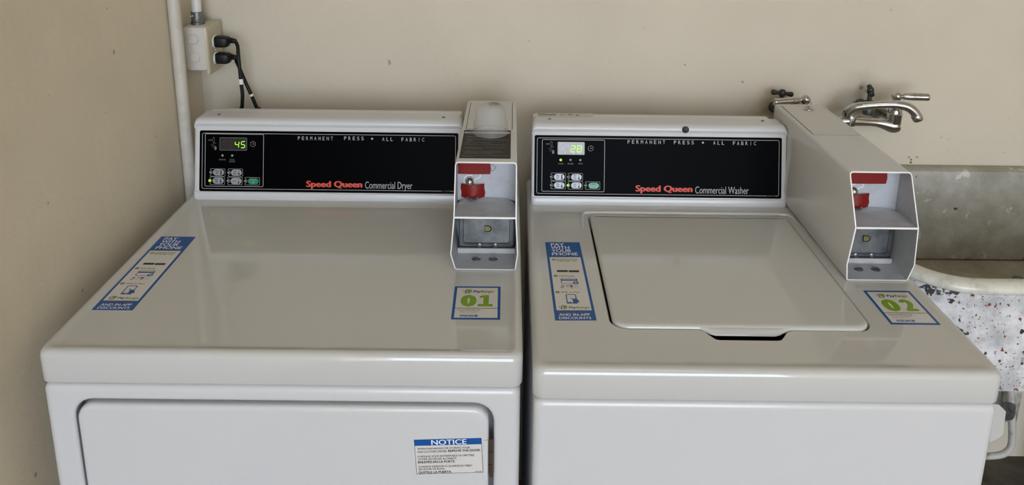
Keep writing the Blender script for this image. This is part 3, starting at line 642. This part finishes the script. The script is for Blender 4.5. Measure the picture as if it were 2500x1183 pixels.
nt('NOTICE', 605, 364, 1312, 264, STT, .02)
for t, x0, y, x1, hh, bd in (('WHEN DISCARDING OR STORING YOUR', 320, 438, 1382, 34, .012), ('OLD CLOTHES DRYER,', 325, 506, 920, 38, .012), ('REMOVE THE DOOR.', 945, 484, 1600, 44, .028), ('LORSQUE VOUS ENTREPOSEZ OU METTEZ', 328, 593, 1470, 34, .012),
    ('VOTRE SECHEUSE AU REBUT,', 332, 652, 1122, 34, .012), ('ENLEVEZ-EN LA PORTE.', 336, 712, 1090, 44, .028), ('CUANDO DESECHE O GUARDE SU VIEJO', 344, 800, 1425, 34, .012), ('SECADOR DE ROPA,', 347, 858, 885, 34, .012), ('QUITELE LA PUERTA.', 350, 920, 1020, 44, .028)):
    sl = -.024*(x1-x0)/2; mid = y; nt(t, x0, mid+hh/2-sl*0, x1, mid-hh/2, STBK, bd)
nt('504134R', 1490, 918, 1625, 900)
o = P.build('notice_sticker', door); lab(o, 'white NOTICE sticker with blue header and black lettering')

# ------------------------------------------------------------------ washer
WX0, WX1, WY = .6962, 1.3472, -.0219; WZ = .9110
washer = thing('washing_machine', 'white top-load coin-operated washing machine beside the sink, display showing 28', 'washing machine', ((WX0+WX1)/2, .33, 0))
mb = MB(); mb.loft([rr(WX0+.002, WX1-.003, 0, .8625, .012, 6, XZ(.65)), rr(WX0+.002, WX1-.003, 0, .8625, .012, 6, XZ(WY+.011)), rr(WX0+.0035, WX1-.0045, .0015, .861, .011, 6, XZ(WY+.0055)), rr(WX0+.0065, WX1-.0075, .0045, .858, .010, 6, XZ(WY+.0018)), rr(WX0+.012, WX1-.013, .010, .8525, .008, 6, XZ(WY)), rr(WX0+.015, WX1-.016, .013, .8495, .007, 6, XZ(WY)), rr(WX0+.02, WX1-.021, .018, .8445, .006, 6, XZ(WY))], True, True)
mb.build('cabinet', CABW, washer, smooth=40)
def ringw(d, z, r=.016, yb=.655): return rr(WX0+d, WX1-d, WY+d, yb-d*.3, max(r-d*.5, .004), 6, XY(z))
# deck: rolled edge, shallow step, opening for the lid and finger pocket
LX0, LX1, LY0, LY1, LR = .8155, 1.2135, .0800, .4700, .026
hole = rr(LX0, LX1, LY0, LY1, (LR, LR, .012, .012), 6)
fl_ = W(1708, 802, z=WDECK); pocket = [(.9480, LY0), (.9545, .0765), (.9600, .0665), (.9665, .0565), (.9720, .0545), (1.0580, .0545), (1.0640, .0565), (1.0720, .0665), (1.0790, .0765), (1.0860, LY0)]
k0 = 7                                                           # first front corner ends after 7 points; insert the pocket on the front side
hole = hole[:k0] + pocket + hole[k0:]
bm = bmesh.new()
rings = [ringw(.006, .8645), ringw(.0005, .8650), ringw(0, .8665), ringw(0, .9010), ringw(.0012, .9055), ringw(.0042, .9095), ringw(.0085, WZ), ringw(.0140, WZ-.0002), ringw(.0180, WDECK+.0006), ringw(.0230, WDECK), ringw(.0260, WDECK), ringw(.0300, WDECK)]
vr = [[bm.verts.new(p) for p in r] for r in rings]; n = len(rings[0])
for a, b in zip(vr, vr[1:]):
    for i in range(n): bm.faces.new((a[i], a[(i+1) % n], b[(i+1) % n], b[i]))
bm.faces.new(vr[0][::-1])
ho = [bm.verts.new((x, y, WDECK)) for x, y in hole]; hi_ = [bm.verts.new((x, y, WDECK-.0022)) for x, y in offs(hole, .0018)]; lo = [bm.verts.new((x, y, WDECK-.030)) for x, y in offs(hole, .0022)]
for a, b in ((ho, hi_), (hi_, lo)):
    for i in range(len(ho)): bm.faces.new((a[i], a[(i+1) % len(ho)], b[(i+1) % len(ho)], b[i]))
fb = bm.faces.new(lo); fb.material_index = 1
edges = [bm.edges.get((vr[-1][i], vr[-1][(i+1) % n])) for i in range(n)] + [bm.edges.get((ho[i], ho[(i+1) % len(ho)])) for i in range(len(ho))]
bmesh.ops.triangle_fill(bm, use_beauty=True, use_dissolve=False, edges=edges)
bmesh.ops.recalc_face_normals(bm, faces=bm.faces)
me = bpy.data.meshes.new('top_panel'); bm.to_mesh(me); bm.free(); me.materials.append(ENAMEL); me.materials.append(DARKHOLE)
me.polygons.foreach_set('use_smooth', [True]*len(me.polygons)); me.set_sharp_from_angle(angle=math.radians(45)); topw = link('top_panel', me, washer)
# embossed bead behind the lid
mb = MB(); pts = spline([(.8020, .415, WDECK-.0035), (.8035, .450, WDECK-.0012), (.8075, .478, WDECK-.0006), (.818, .486, WDECK-.0004), (.86, .4875, WDECK-.0004), (1.00, .488, WDECK-.0004), (1.17, .488, WDECK-.0004), (1.212, .486, WDECK-.0004), (1.2235, .476, WDECK-.0008), (1.2275, .45, WDECK-.0035)], 5)
mb.tube(pts, .0042, 8); mb.build('deck_bead', ENAMEL, topw, smooth=60)
# lid
lid_poly = rr(LX0+.0042, LX1-.0042, LY0+.0018, LY1-.0022, (LR-.002, LR-.002, .010, .010), 8)
mb = MB(); zl = WDECK+.0052
mb.loft([[(x, y, WDECK-.006) for x, y in offs(lid_poly, .001)], [(x, y, WDECK-.001) for x, y in lid_poly], [(x, y, zl-.0040) for x, y in lid_poly], [(x, y, zl-.0016) for x, y in offs(lid_poly, .0012)], [(x, y, zl-.0004) for x, y in offs(lid_poly, .0035)], [(x, y, zl) for x, y in offs(lid_poly, .0075)], [(x, y, zl) for x, y in offs(lid_poly, .0095)], [(x, y, zl) for x, y in offs(lid_poly, .012)]], True, True)
lid = mb.build('lid', ENAMEL, washer, smooth=50)
mb = MB(); sec = []
for x, k in ((.9500, 0), (.9560, .35), (.9640, .8), (.9720, 1), (1.0600, 1), (1.0680, .8), (1.0770, .35), (1.0850, 0)):
    sec.append([(x, LY0+.008, zl-.004), (x, LY0+.0022, zl-.0022), (x, LY0+.0016-.004*k, zl-.0040-.001*k), (x, LY0+.0016-.0082*k, zl-.0050-.0042*k), (x, LY0+.0016-.0085*k, zl-.0056-.0050*k), (x, LY0+.008, zl-.0065-.0055*k)])
mb.loft(sec, True, True); mb.build('lid_handle', ENAMEL, lid, smooth=50)
cons, O, Vv = console(washer, .7060, 1.2285, WDECK, ((1342, 290), (1862, 295)), .002, .020)
p = W(1673, 316, y=.5555); mb = MB(); mb.lathe([(.0068, -.004), (.0068, .0030), (.0058, .0036), (.0054, .0024), (0, .0018)], (p.x, .5545, p.z), (0, -1, .35), 18); mb.build('round_plug', RUBBER, cons)
SPEC_W = dict(tl=(1305.5, 329.5), bl=(1304, 478), tr=(1909, 337), num=('200918', 1874, 1892, 483), inner=((163, 135), (1222, 1035)),
    caps=[('PERMANENT', 1532, 1624, 342, 351), ('PRESS', 1645, 1694, 343, 352), ('ALL', 1741, 1768, 345, 353), ('FABRIC', 1789, 1846, 345, 354)], dot=(1716, 348),
    brand=(1551, 1691, 453, 470), model=('Commercial Washer', 1697, 1828, 456, 472), icon=(230, 170), clock=(988, 292),
    small=[('WASH', 438, 526, 541, 564), ('RINSE', 600, 692, 541, 564), ('SPIN', 780, 850, 541, 564)], disp=(423, 890, 182, 400), dmat=DISPS,
    digits=[('2', 652, 728, 240, 356, 1), ('8', 758, 836, 240, 358, 1)], dlabel='silvery display with lit green digits 28',
    leds=[(480, 488, 1), (646, 488, 0), (812, 490, 0)],
    buttons=[((308, 565, 708, 838), (313, 774), (362, 548, 722, 828), ['NORMAL', 'HOT'], 1., 0), ((600, 855, 712, 842), (604, 778), (653, 838, 726, 832), ['PERM', 'PRESS', 'WARM'], .3, 0),
             ((308, 565, 848, 980), (313, 915), (362, 548, 863, 970), ['NORMAL', 'WARM'], .4, 0), ((600, 855, 852, 985), (602, 918), (653, 838, 866, 972), ['DELICATES', 'COLD'], .15, 1),
             ((893, 1148, 858, 988), (894, 920), (947, 1132, 872, 975), ['START'], 'start', 0)])
control_panel(washer, O, Vv, ZW, SPEC_W)
meter_case(washer, 1.2295, 1.3345, -.0145, WDECK, True, False, .6470)
strip_sticker(washer, STRIP_W, WDECK); number_sticker(washer, NUM_W, WDECK, '02')
# rating label on the console top
P = Print((.7150, .6050, WDECK-.9125+1.0750), (1, 0, 0), (0, 1, 0), [LABELW]); P.sheet([(0, 0), (.122, 0), (.122, .024), (0, .024)], LABELW, .0003)
for u0, v0, u1, v1, m in ((.003, .019, .022, .021, STBK), (.024, .0175, .075, .0185, STGY), (.005, .010, .043, .0145, STBK), (.005, .005, .042, .0065, STGY), (.051, .009, .056, .014, STGY), (.058, .009, .064, .0115, STGY), (.068, .0105, .079, .0145, STBK), (.093, .0185, .108, .0195, STGY), (.102, .005, .112, .006, STGY)): P.rect(u0, v0, u1, v1, m, 1)
P.disc(.088, .0105, .0045, STGY, 1); o = P.build('rating_label', washer); lab(o, 'small pale rating label on the console top')

# ================================================================== cup on the dryer's meter case
zc = DDECK+.1825+.0009; cc = V3((.6245, .4275, zc))
cup = thing('measuring_cup', 'upside-down frosted clear plastic measuring cup on the dryer coin case', 'cup', tuple(cc))
prof = [(.0335, 0), (.0338, .0015), (.0330, .0025), (.0322, .012), (.0312, .0225), (.0300, .0230), (.0285, .038), (.0272, .0455), (.0250, .0500), (.0210, .0530), (.0060, .0540), (.0050, .0532), (0, .0532)]
inner = [(max(r-.0014, 0), min(hh, .0520)) for r, hh in prof[::-1] if hh > .001] + [(.0320, 0)]
mb = MB(); mb.lathe(prof + inner, cc, n=40, caps=False); mb.build('cup_body', CUP, cup, smooth=50)
mb = MB(); mb.lathe([(.0337, .0004), (.0342, .0012), (.0337, .0022), (.0333, .0012)], cc, n=40, caps=False); mb.build('cup_rim', CUP, cup, smooth=50)

# ================================================================== electrics in the corner
ob = thing('outlet_box', 'painted surface-mounted electrical box with ivory outlet plate on the left wall', 'outlet box', (XW+.027, .73, 1.13))
mb = MB(); R = lambda d, y: rr(XW+.0003+d, -.0020-d, 1.1380+d, 1.2355-d, (.014, .003, .003, .006), 4, XZ(y))
mb.loft([R(0, .768), R(0, .696), R(.0015, .6935), R(.004, .693)], True, True); mb.build('box_body', BOXP, ob, smooth=45)
for z in (1.2085, 1.1690):
    mb = MB(); a = [(-.0285+.0125*math.cos(2*math.pi*k/24), z+.0125*math.sin(2*math.pi*k/24)) for k in range(24)]
    mb.loft([[(x, .6935, zz) for x, zz in a], [(x, .6912, zz) for x, zz in offs(a, .0014)], [(x, .6912, zz) for x, zz in offs(a, .0022)], [(x, .6924, zz) for x, zz in offs(a, .0030)]], False, True); mb.build('knockout', BOXP, ob, smooth=0)
YZ = lambda x: (lambda u, v: (x, u, v))
mb = MB(); R = lambda d, x: rr(.6865+d, .7735-d, 1.1300+d, 1.2380-d, .003, 3, YZ(x))
mb.loft([R(0, -.0018), R(0, .0015), R(.002, .0035), R(.006, .0045)], True, True); pl = mb.build('cover_plate', IVORY, ob, smooth=45); lab(pl, 'ivory outlet cover plate')
pz = [W(535, 101, y=.728).z, W(535, 141, y=.728).z]
for z in pz:
    mb = MB(); a = [(.728+min(.0165, max(-.0165, .0185*math.cos(2*math.pi*k/28))), z+.0140*math.sin(2*math.pi*k/28)) for k in range(28)]
    mb.loft([[(.0035, y, zz) for y, zz in a], [(.0062, y, zz) for y, zz in a], [(.0066, y, zz) for y, zz in offs(a, .0008)]], False, True); mb.build('receptacle', SOCKW, ob, smooth=45)
mb = MB(); mb.lathe([(.003, 0), (.0026, .0012), (0, .0014)], (.0045, .728, sum(pz)/2), (1, 0, 0), 12); mb.build('screw', STEEL, ob)
cd = thing('electrical_conduit', 'white conduit rising from the outlet box with zinc connector', 'conduit', (-.031, .728, 1.2355))
mb = MB(); mb.tube([(-.031, .730, 1.256), (-.031, .730, 1.7), (-.031, .730, ZC-.001)], .0108, 18); mb.build('pipe', PIPEW, cd, smooth=60)
mb = MB(); mb.lathe([(.0145, 0), (.0145, .005), (.0130, .0065), (.0130, .026), (.0122, .028), (.0108, .028)], (-.031, .730, 1.2357), n=18); cn = mb.build('connector', ZINC, cd, smooth=40)
mb = MB(); mb.lathe([(.0042, 0), (.0042, .003), (.003, .004), (.003, .0028), (0, .0028)], (-.0365, .7185, 1.2555), (-.45, -.9, 0), 12); mb.build('set_screw', STEEL, cn)
pp = thing('corner_pipe', 'painted vertical pipe running down the left wall by the dryer console', 'pipe', (-.0405, .640, 0))
mb = MB(); mb.tube([(-.0405, .640, .001), (-.0405, .640, .9), (-.0408, .6402, 1.6), (-.0405, .640, ZC-.001)], .0128, 20); mb.build('pipe', PIPEP, pp, smooth=60)
mb = MB(); mb.box(XW+.0005, -.0450, .627, .653, .70, .712); mb.build('pipe_clip', PIPEP, pp)
def cord(label, z, path, tagi, sgn):
    t = thing('power_cord', label, 'power cord', (.0066, .728, z), 'cords plugged in beside the dryer')
    mb = MB(); yc = .728
    sec = []
    for x, hy, h0, h1 in ((.0068, .0125, -.0105, .0115), (.0090, .0135, -.0120, .0125), (.0280, .0130, -.0120, .0115), (.0340, .0110, -.0105, .0105), (.0370, .0070, -.0050, .0090)):
        sec.append(rr(yc-hy, yc+hy, z+h0, z+h1, .005, 3, YZ(x)))
    mb.loft(sec, True, True); mb.build('plug', RUBBER, t, smooth=50)
    mb = MB()
    for k in range(4): mb.lathe([(.0062-.0004*k, 0), (.0066-.0004*k, .0012), (.0066-.0004*k, .0026), (.0048, .0036)], (.0365+.0036*k, yc, z+.0030-.0006*k), (1, 0, -.15), 12)
    mb.build('strain_relief', RUBBER, t, smooth=45)
    pts = spline([(.0490, yc, z+.0010)] + path, 6); mb = MB(); mb.tube(pts, .0040, 10); mb.build('cable', RUBBER, t, smooth=60)
    a, b = V3(pts[tagi]), V3(pts[tagi+2]); mb = MB(); mb.tube([a, (a+b)/2, b], .0049, 10); mb.build('tape_tag', TAGW, t, smooth=40)
    return t
Y2 = .722
q = lambda px, py, y=Y2: tuple(W(px, py, y=y))
cord('black power cord in the upper socket, hanging with a broad white tag', pz[0], [q(580, 112, .720), q(582, 135, .708), q(585, 165, .704), q(589, 205, .704), q(592, 230, .704), q(591, 262, .704), q(589, 290, .704), (.0600, .710, .80)], 22, 1)
cord('black power cord in the lower socket, slanting right with a thin white tag', pz[1], [q(577, 149, .732), q(584, 164, .740), q(597, 195, .744), q(611, 226, .744), q(618, 242, .744), q(627, 263, .744), q(640, 290, .744), (.1150, .744, .80)], 25, -1)

# ================================================================== sink, faucet, valves
sk = thing('laundry_sink', 'old chipped white enamel laundry sink with rounded rim beside the washer', 'sink', (1.80, .52, .092))
SX0, SX1, SY0, SY1 = 1.360, 2.30, .2600, .783
def rs(d, z, r=.135): return rr(SX0+d, SX1-d, SY0+d, SY1-d*.15, (max(r-d, .02), max(r-d, .02), .02, .02), 10, XY(z))
mb = MB(); mb.loft([rs(.05, .6680), rs(.012, .6685), rs(.006, .672), rs(.0055, .680), rs(.0050, .858), rs(.0048, .866)], True, False); mb.build('apron', SINKA, sk, smooth=45)
mb = MB(); mb.loft([rs(.0048, .866), rs(.001, .867), rs(-.001, .871), rs(-.0005, .8775), rs(.004, .8830), rs(.011, .8860), rs(.020, .8865), rs(.027, .8845), rs(.0315, .8800), rs(.0335, .872)]); mb.build('rim', SINKR, sk, smooth=60)
mb = MB(); mb.loft([rs(.0335, .872), rs(.036, .84), rs(.045, .76), rs(.055, .700), rs(.075, .682), rs(.14, .676)], False, True); mb.build('basin', SINKI, sk, smooth=60)
mb = MB(); mb.box(SX0, SX1, .7420, YW-.0005, .678, .9045, .010); mb.build('splash_ledge', SINKI, sk, smooth=45)
mb = MB(); mb.box(2.02, 2.22, .60, .75, .092, .668, .02); mb.build('pedestal', M('sink_pedestal_paint', (.50, .485, .45), .5, mottle=(12, (.42, .40, .36), .35, .6)), sk, smooth=45)
# cast leg frame and drain under the sink, near the wall
LEGM = M('rusty_white_leg', (.50, .485, .45), .5, mottle=(18, (.22, .20, .17), .36, .50))
lg = MB(); a = [q(2466, 935, .70), q(2470, 1010, .70), q(2470, 1080, .70), q(2455, 1104, .70), q(2425, 1112, .70), q(2370, 1112, .70)]
lg.tube(spline(a, 6), .0085, 10); o = lg.build('leg_frame', LEGM, sk, smooth=60)
lg = MB(); p0 = W(2455, 1010, y=.74); lg.box(p0.x-.004, p0.x+.03, .735, .783, p0.z-.02, .69, .004); lg.build('leg_bracket', LEGM, sk, smooth=45)
dr = MB(); p1 = W(2452, 935, y=.62); dr.tube([(p1.x-.012, .62, .70), (p1.x-.012, .62, W(2452, 985, y=.62).z)], .012, 14); dr.tube(spline([tuple(W(2440, 985, y=.62)), tuple(W(2445, 1000, y=.62)), tuple(W(2462, 1012, y=.64)), tuple(W(2466, 985, y=.66))], 5), .012, 12); dr.build('drain_trap', ZINC, sk, smooth=60)
pan = MB(); oc = [q(2425, 985, .60), q(2440, 988, .60), q(2456, 1004, .60), q(2449, 1058, .60), q(2442, 1066, .60), q(2420, 1078, .60), q(2400, 1070, .60), q(2400, 990, .60)]
pan.loft([[V3(p) for p in oc], [V3(p)+V3((0, .012, 0)) for p in oc]], True, True)
tb = pan.build('cover_panel', M('off_white_panel', (.62, .61, .56), .5), sk, smooth=0)

FY = .700
fc = thing('wall_faucet', 'chrome two-handle wall faucet with long swing spout above the sink', 'faucet', tuple(W(2080, 290, y=FY)))
F = lambda px, py, y=FY: tuple(W(px, py, y=y))
pxm = FPX/1.66                                                    # pixels per metre near the faucet
cL, cR, cM = W(1967, 290, y=FY), W(2184, 290, y=FY), W(2076, 290, y=FY)
mb = MB()
for c, s in ((cR, 1), (cL, -1)):
    pts = [(cM.x, FY, cM.z-.004), (cM.x+s*.015, FY, cM.z-.005), (cM.x+s*.035, FY, cM.z-.0065), (cM.x+s*.055, FY, cM.z-.0075), (cM.x+s*.075, FY, cM.z-.010), (c.x-s*.004, FY, cM.z-.014), (c.x+s*.006, FY, cM.z-.012), (c.x+s*.0115, FY, cM.z-.008)]
    mb.tube(spline(pts, 3), [r for r in [x[0] for x in spline([(.0125,), (.0115,), (.0096,), (.0094,), (.0125,), (.0170,), (.0160,), (.0050,)], 3)]], 18)
    mb.lathe([(.0135, -.016), (.0160, -.008), (.0162, .010), (.0168, .012), (.0172, .0140), (.0150, .0150), (.0146, .0290), (.0120, .0310), (.0090, .0320), (.0082, .0380)], (c.x-s*.001, FY, cM.z), n=24)
mb.lathe([(.0125, -.014), (.0135, -.004), (.0135, .006), (.0128, .010), (.0110, .011), (.0110, .014)], (cM.x, FY, cM.z), n=24)
body = mb.build('faucet_body', CHROME, fc, smooth=55)
for c in (cL, cR):
    mb = MB(); mb.tube([(c.x, FY+.010, cM.z-.002), (c.x, YW-.004, cM.z-.002)], .0105, 16); mb.lathe([(.021, 0), (.021, .004), (.015, .010), (.0115, .012)], (c.x, YW-.0002, cM.z-.002), (0, -1, 0), 20); mb.build('wall_shank', M('tarnished_chrome', (.36, .34, .30), .28, metal=.9, mottle=(60, (.13, .12, .09), .38, .6)), body, smooth=50)
sp_ = [(2072, 287, .700), (2068, 280, .698), (2072, 270, .692), (2090, 261, .684), (2125, 257, .675), (2165, 255, .667), (2195, 256, .661), (2218, 262, .657), (2234, 275, .654), (2239, 286, .653)]
pts = spline([tuple(W(x, y, y=yy)) for x, y, yy in sp_], 4); rad = [x[0] for x in spline([(.0098,), (.0102,), (.0104,), (.0096,), (.0090,), (.0090,), (.0094,), (.0100,), (.0102,), (.0104,)], 4)]
mb = MB(); mb.tube(pts, rad, 18); spt = mb.build('spout', CHROME, fc, smooth=60)
e0 = V3(pts[-1]); dirn = (V3(pts[-1])-V3(pts[-5])).normalized(); mb = MB(); mb.lathe([(.0106, -.002), (.0114, 0), (.0114, .010), (.0104, .0115), (.0090, .0105), (0, .009)], e0-dirn*.004, dirn, 20); mb.build('aerator', CHROME, spt, smooth=45)
for px, py, ex, ey, yo, name in ((2190, 235, 2267, 237, 0, 'R'), (1967, 243, 1890, 250, 0, 'L')):
    c = W(px, py, y=FY); e = W(ex, ey, y=FY-.004); d = (e-c).normalized(); L = (e-c).length
    mb = MB(); mb.lathe([(.0108*math.cos(a), .0108*math.sin(a)) for a in [math.radians(-90+180*k/14) for k in range(15)]], c, n=22)
    mb.lathe([(.0046, .009), (.0060, .0125), (.0070, .014), (.0088, L*.50), (.0084, L*.92), (.0090, L*.97), (.0080, L), (0, L*.985)], c, d, 18)
    mb.tube([(c.x, FY, c.z-.006), (c.x, FY, c.z-.017)], .0078, 16); mb.build('lever_handle', CHROME, fc, smooth=50)

def stop_valve(label, px, py, arms, tall):
    y0 = .742; c = W(px, py, y=y0)
    t = thing('stop_valve', label, 'valve', (c.x, YW, c.z-.03), 'old wall valves behind the washer')
    mb = MB(); zb = c.z-.040
    mb.lathe([(.0105, -.016), (.0115, -.006), (.0105, .004), (.0085, .008), (.0095, .009), (.0095, .016), (.0050, .017), (.0048, .044)], (c.x, y0, zb), n=14); mb.tube([(c.x, y0, zb-.006), (c.x, YW-.001, zb-.006)], .0095, 14); mb.lathe([(.014, 0), (.013, .004), (.0105, .006)], (c.x, YW-.0003, zb-.006), (0, -1, 0), 16)
    mb.build('valve_body', M('tarnished_green_brass', (.13, .135, .12), .45, metal=.6, mottle=(80, (.05, .055, .05), .35, .6)), t, smooth=45)
    mb = MB(); mb.lathe([(.0055, -.008), (.0078, -.003), (.0075, .004), (.0050, .008), (0, .009)], (c.x, y0, c.z), n=14)
    for ax, ay, az in arms:
        d = V3((ax, ay, az)); a = V3((c.x, y0, c.z)); mb.tube([a+d*.2, a+d*.5, a+d*.78, a+d*.95, a+d], [.0042, .0044, .0060, .0055, .0025], 12)
    mb.build('cross_handle', DARKB, t, smooth=60)
stop_valve('dark tarnished valve with cross handle behind the left chrome lever', 1910, 227, ((-.026, -.006, .004), (.026, .006, -.005)), 0)
stop_valve('dark tarnished valve with its handle end-on above the chrome spout', 2125, 221, ((-.003, -.017, -.006), (.003, .014, .007)), 1)
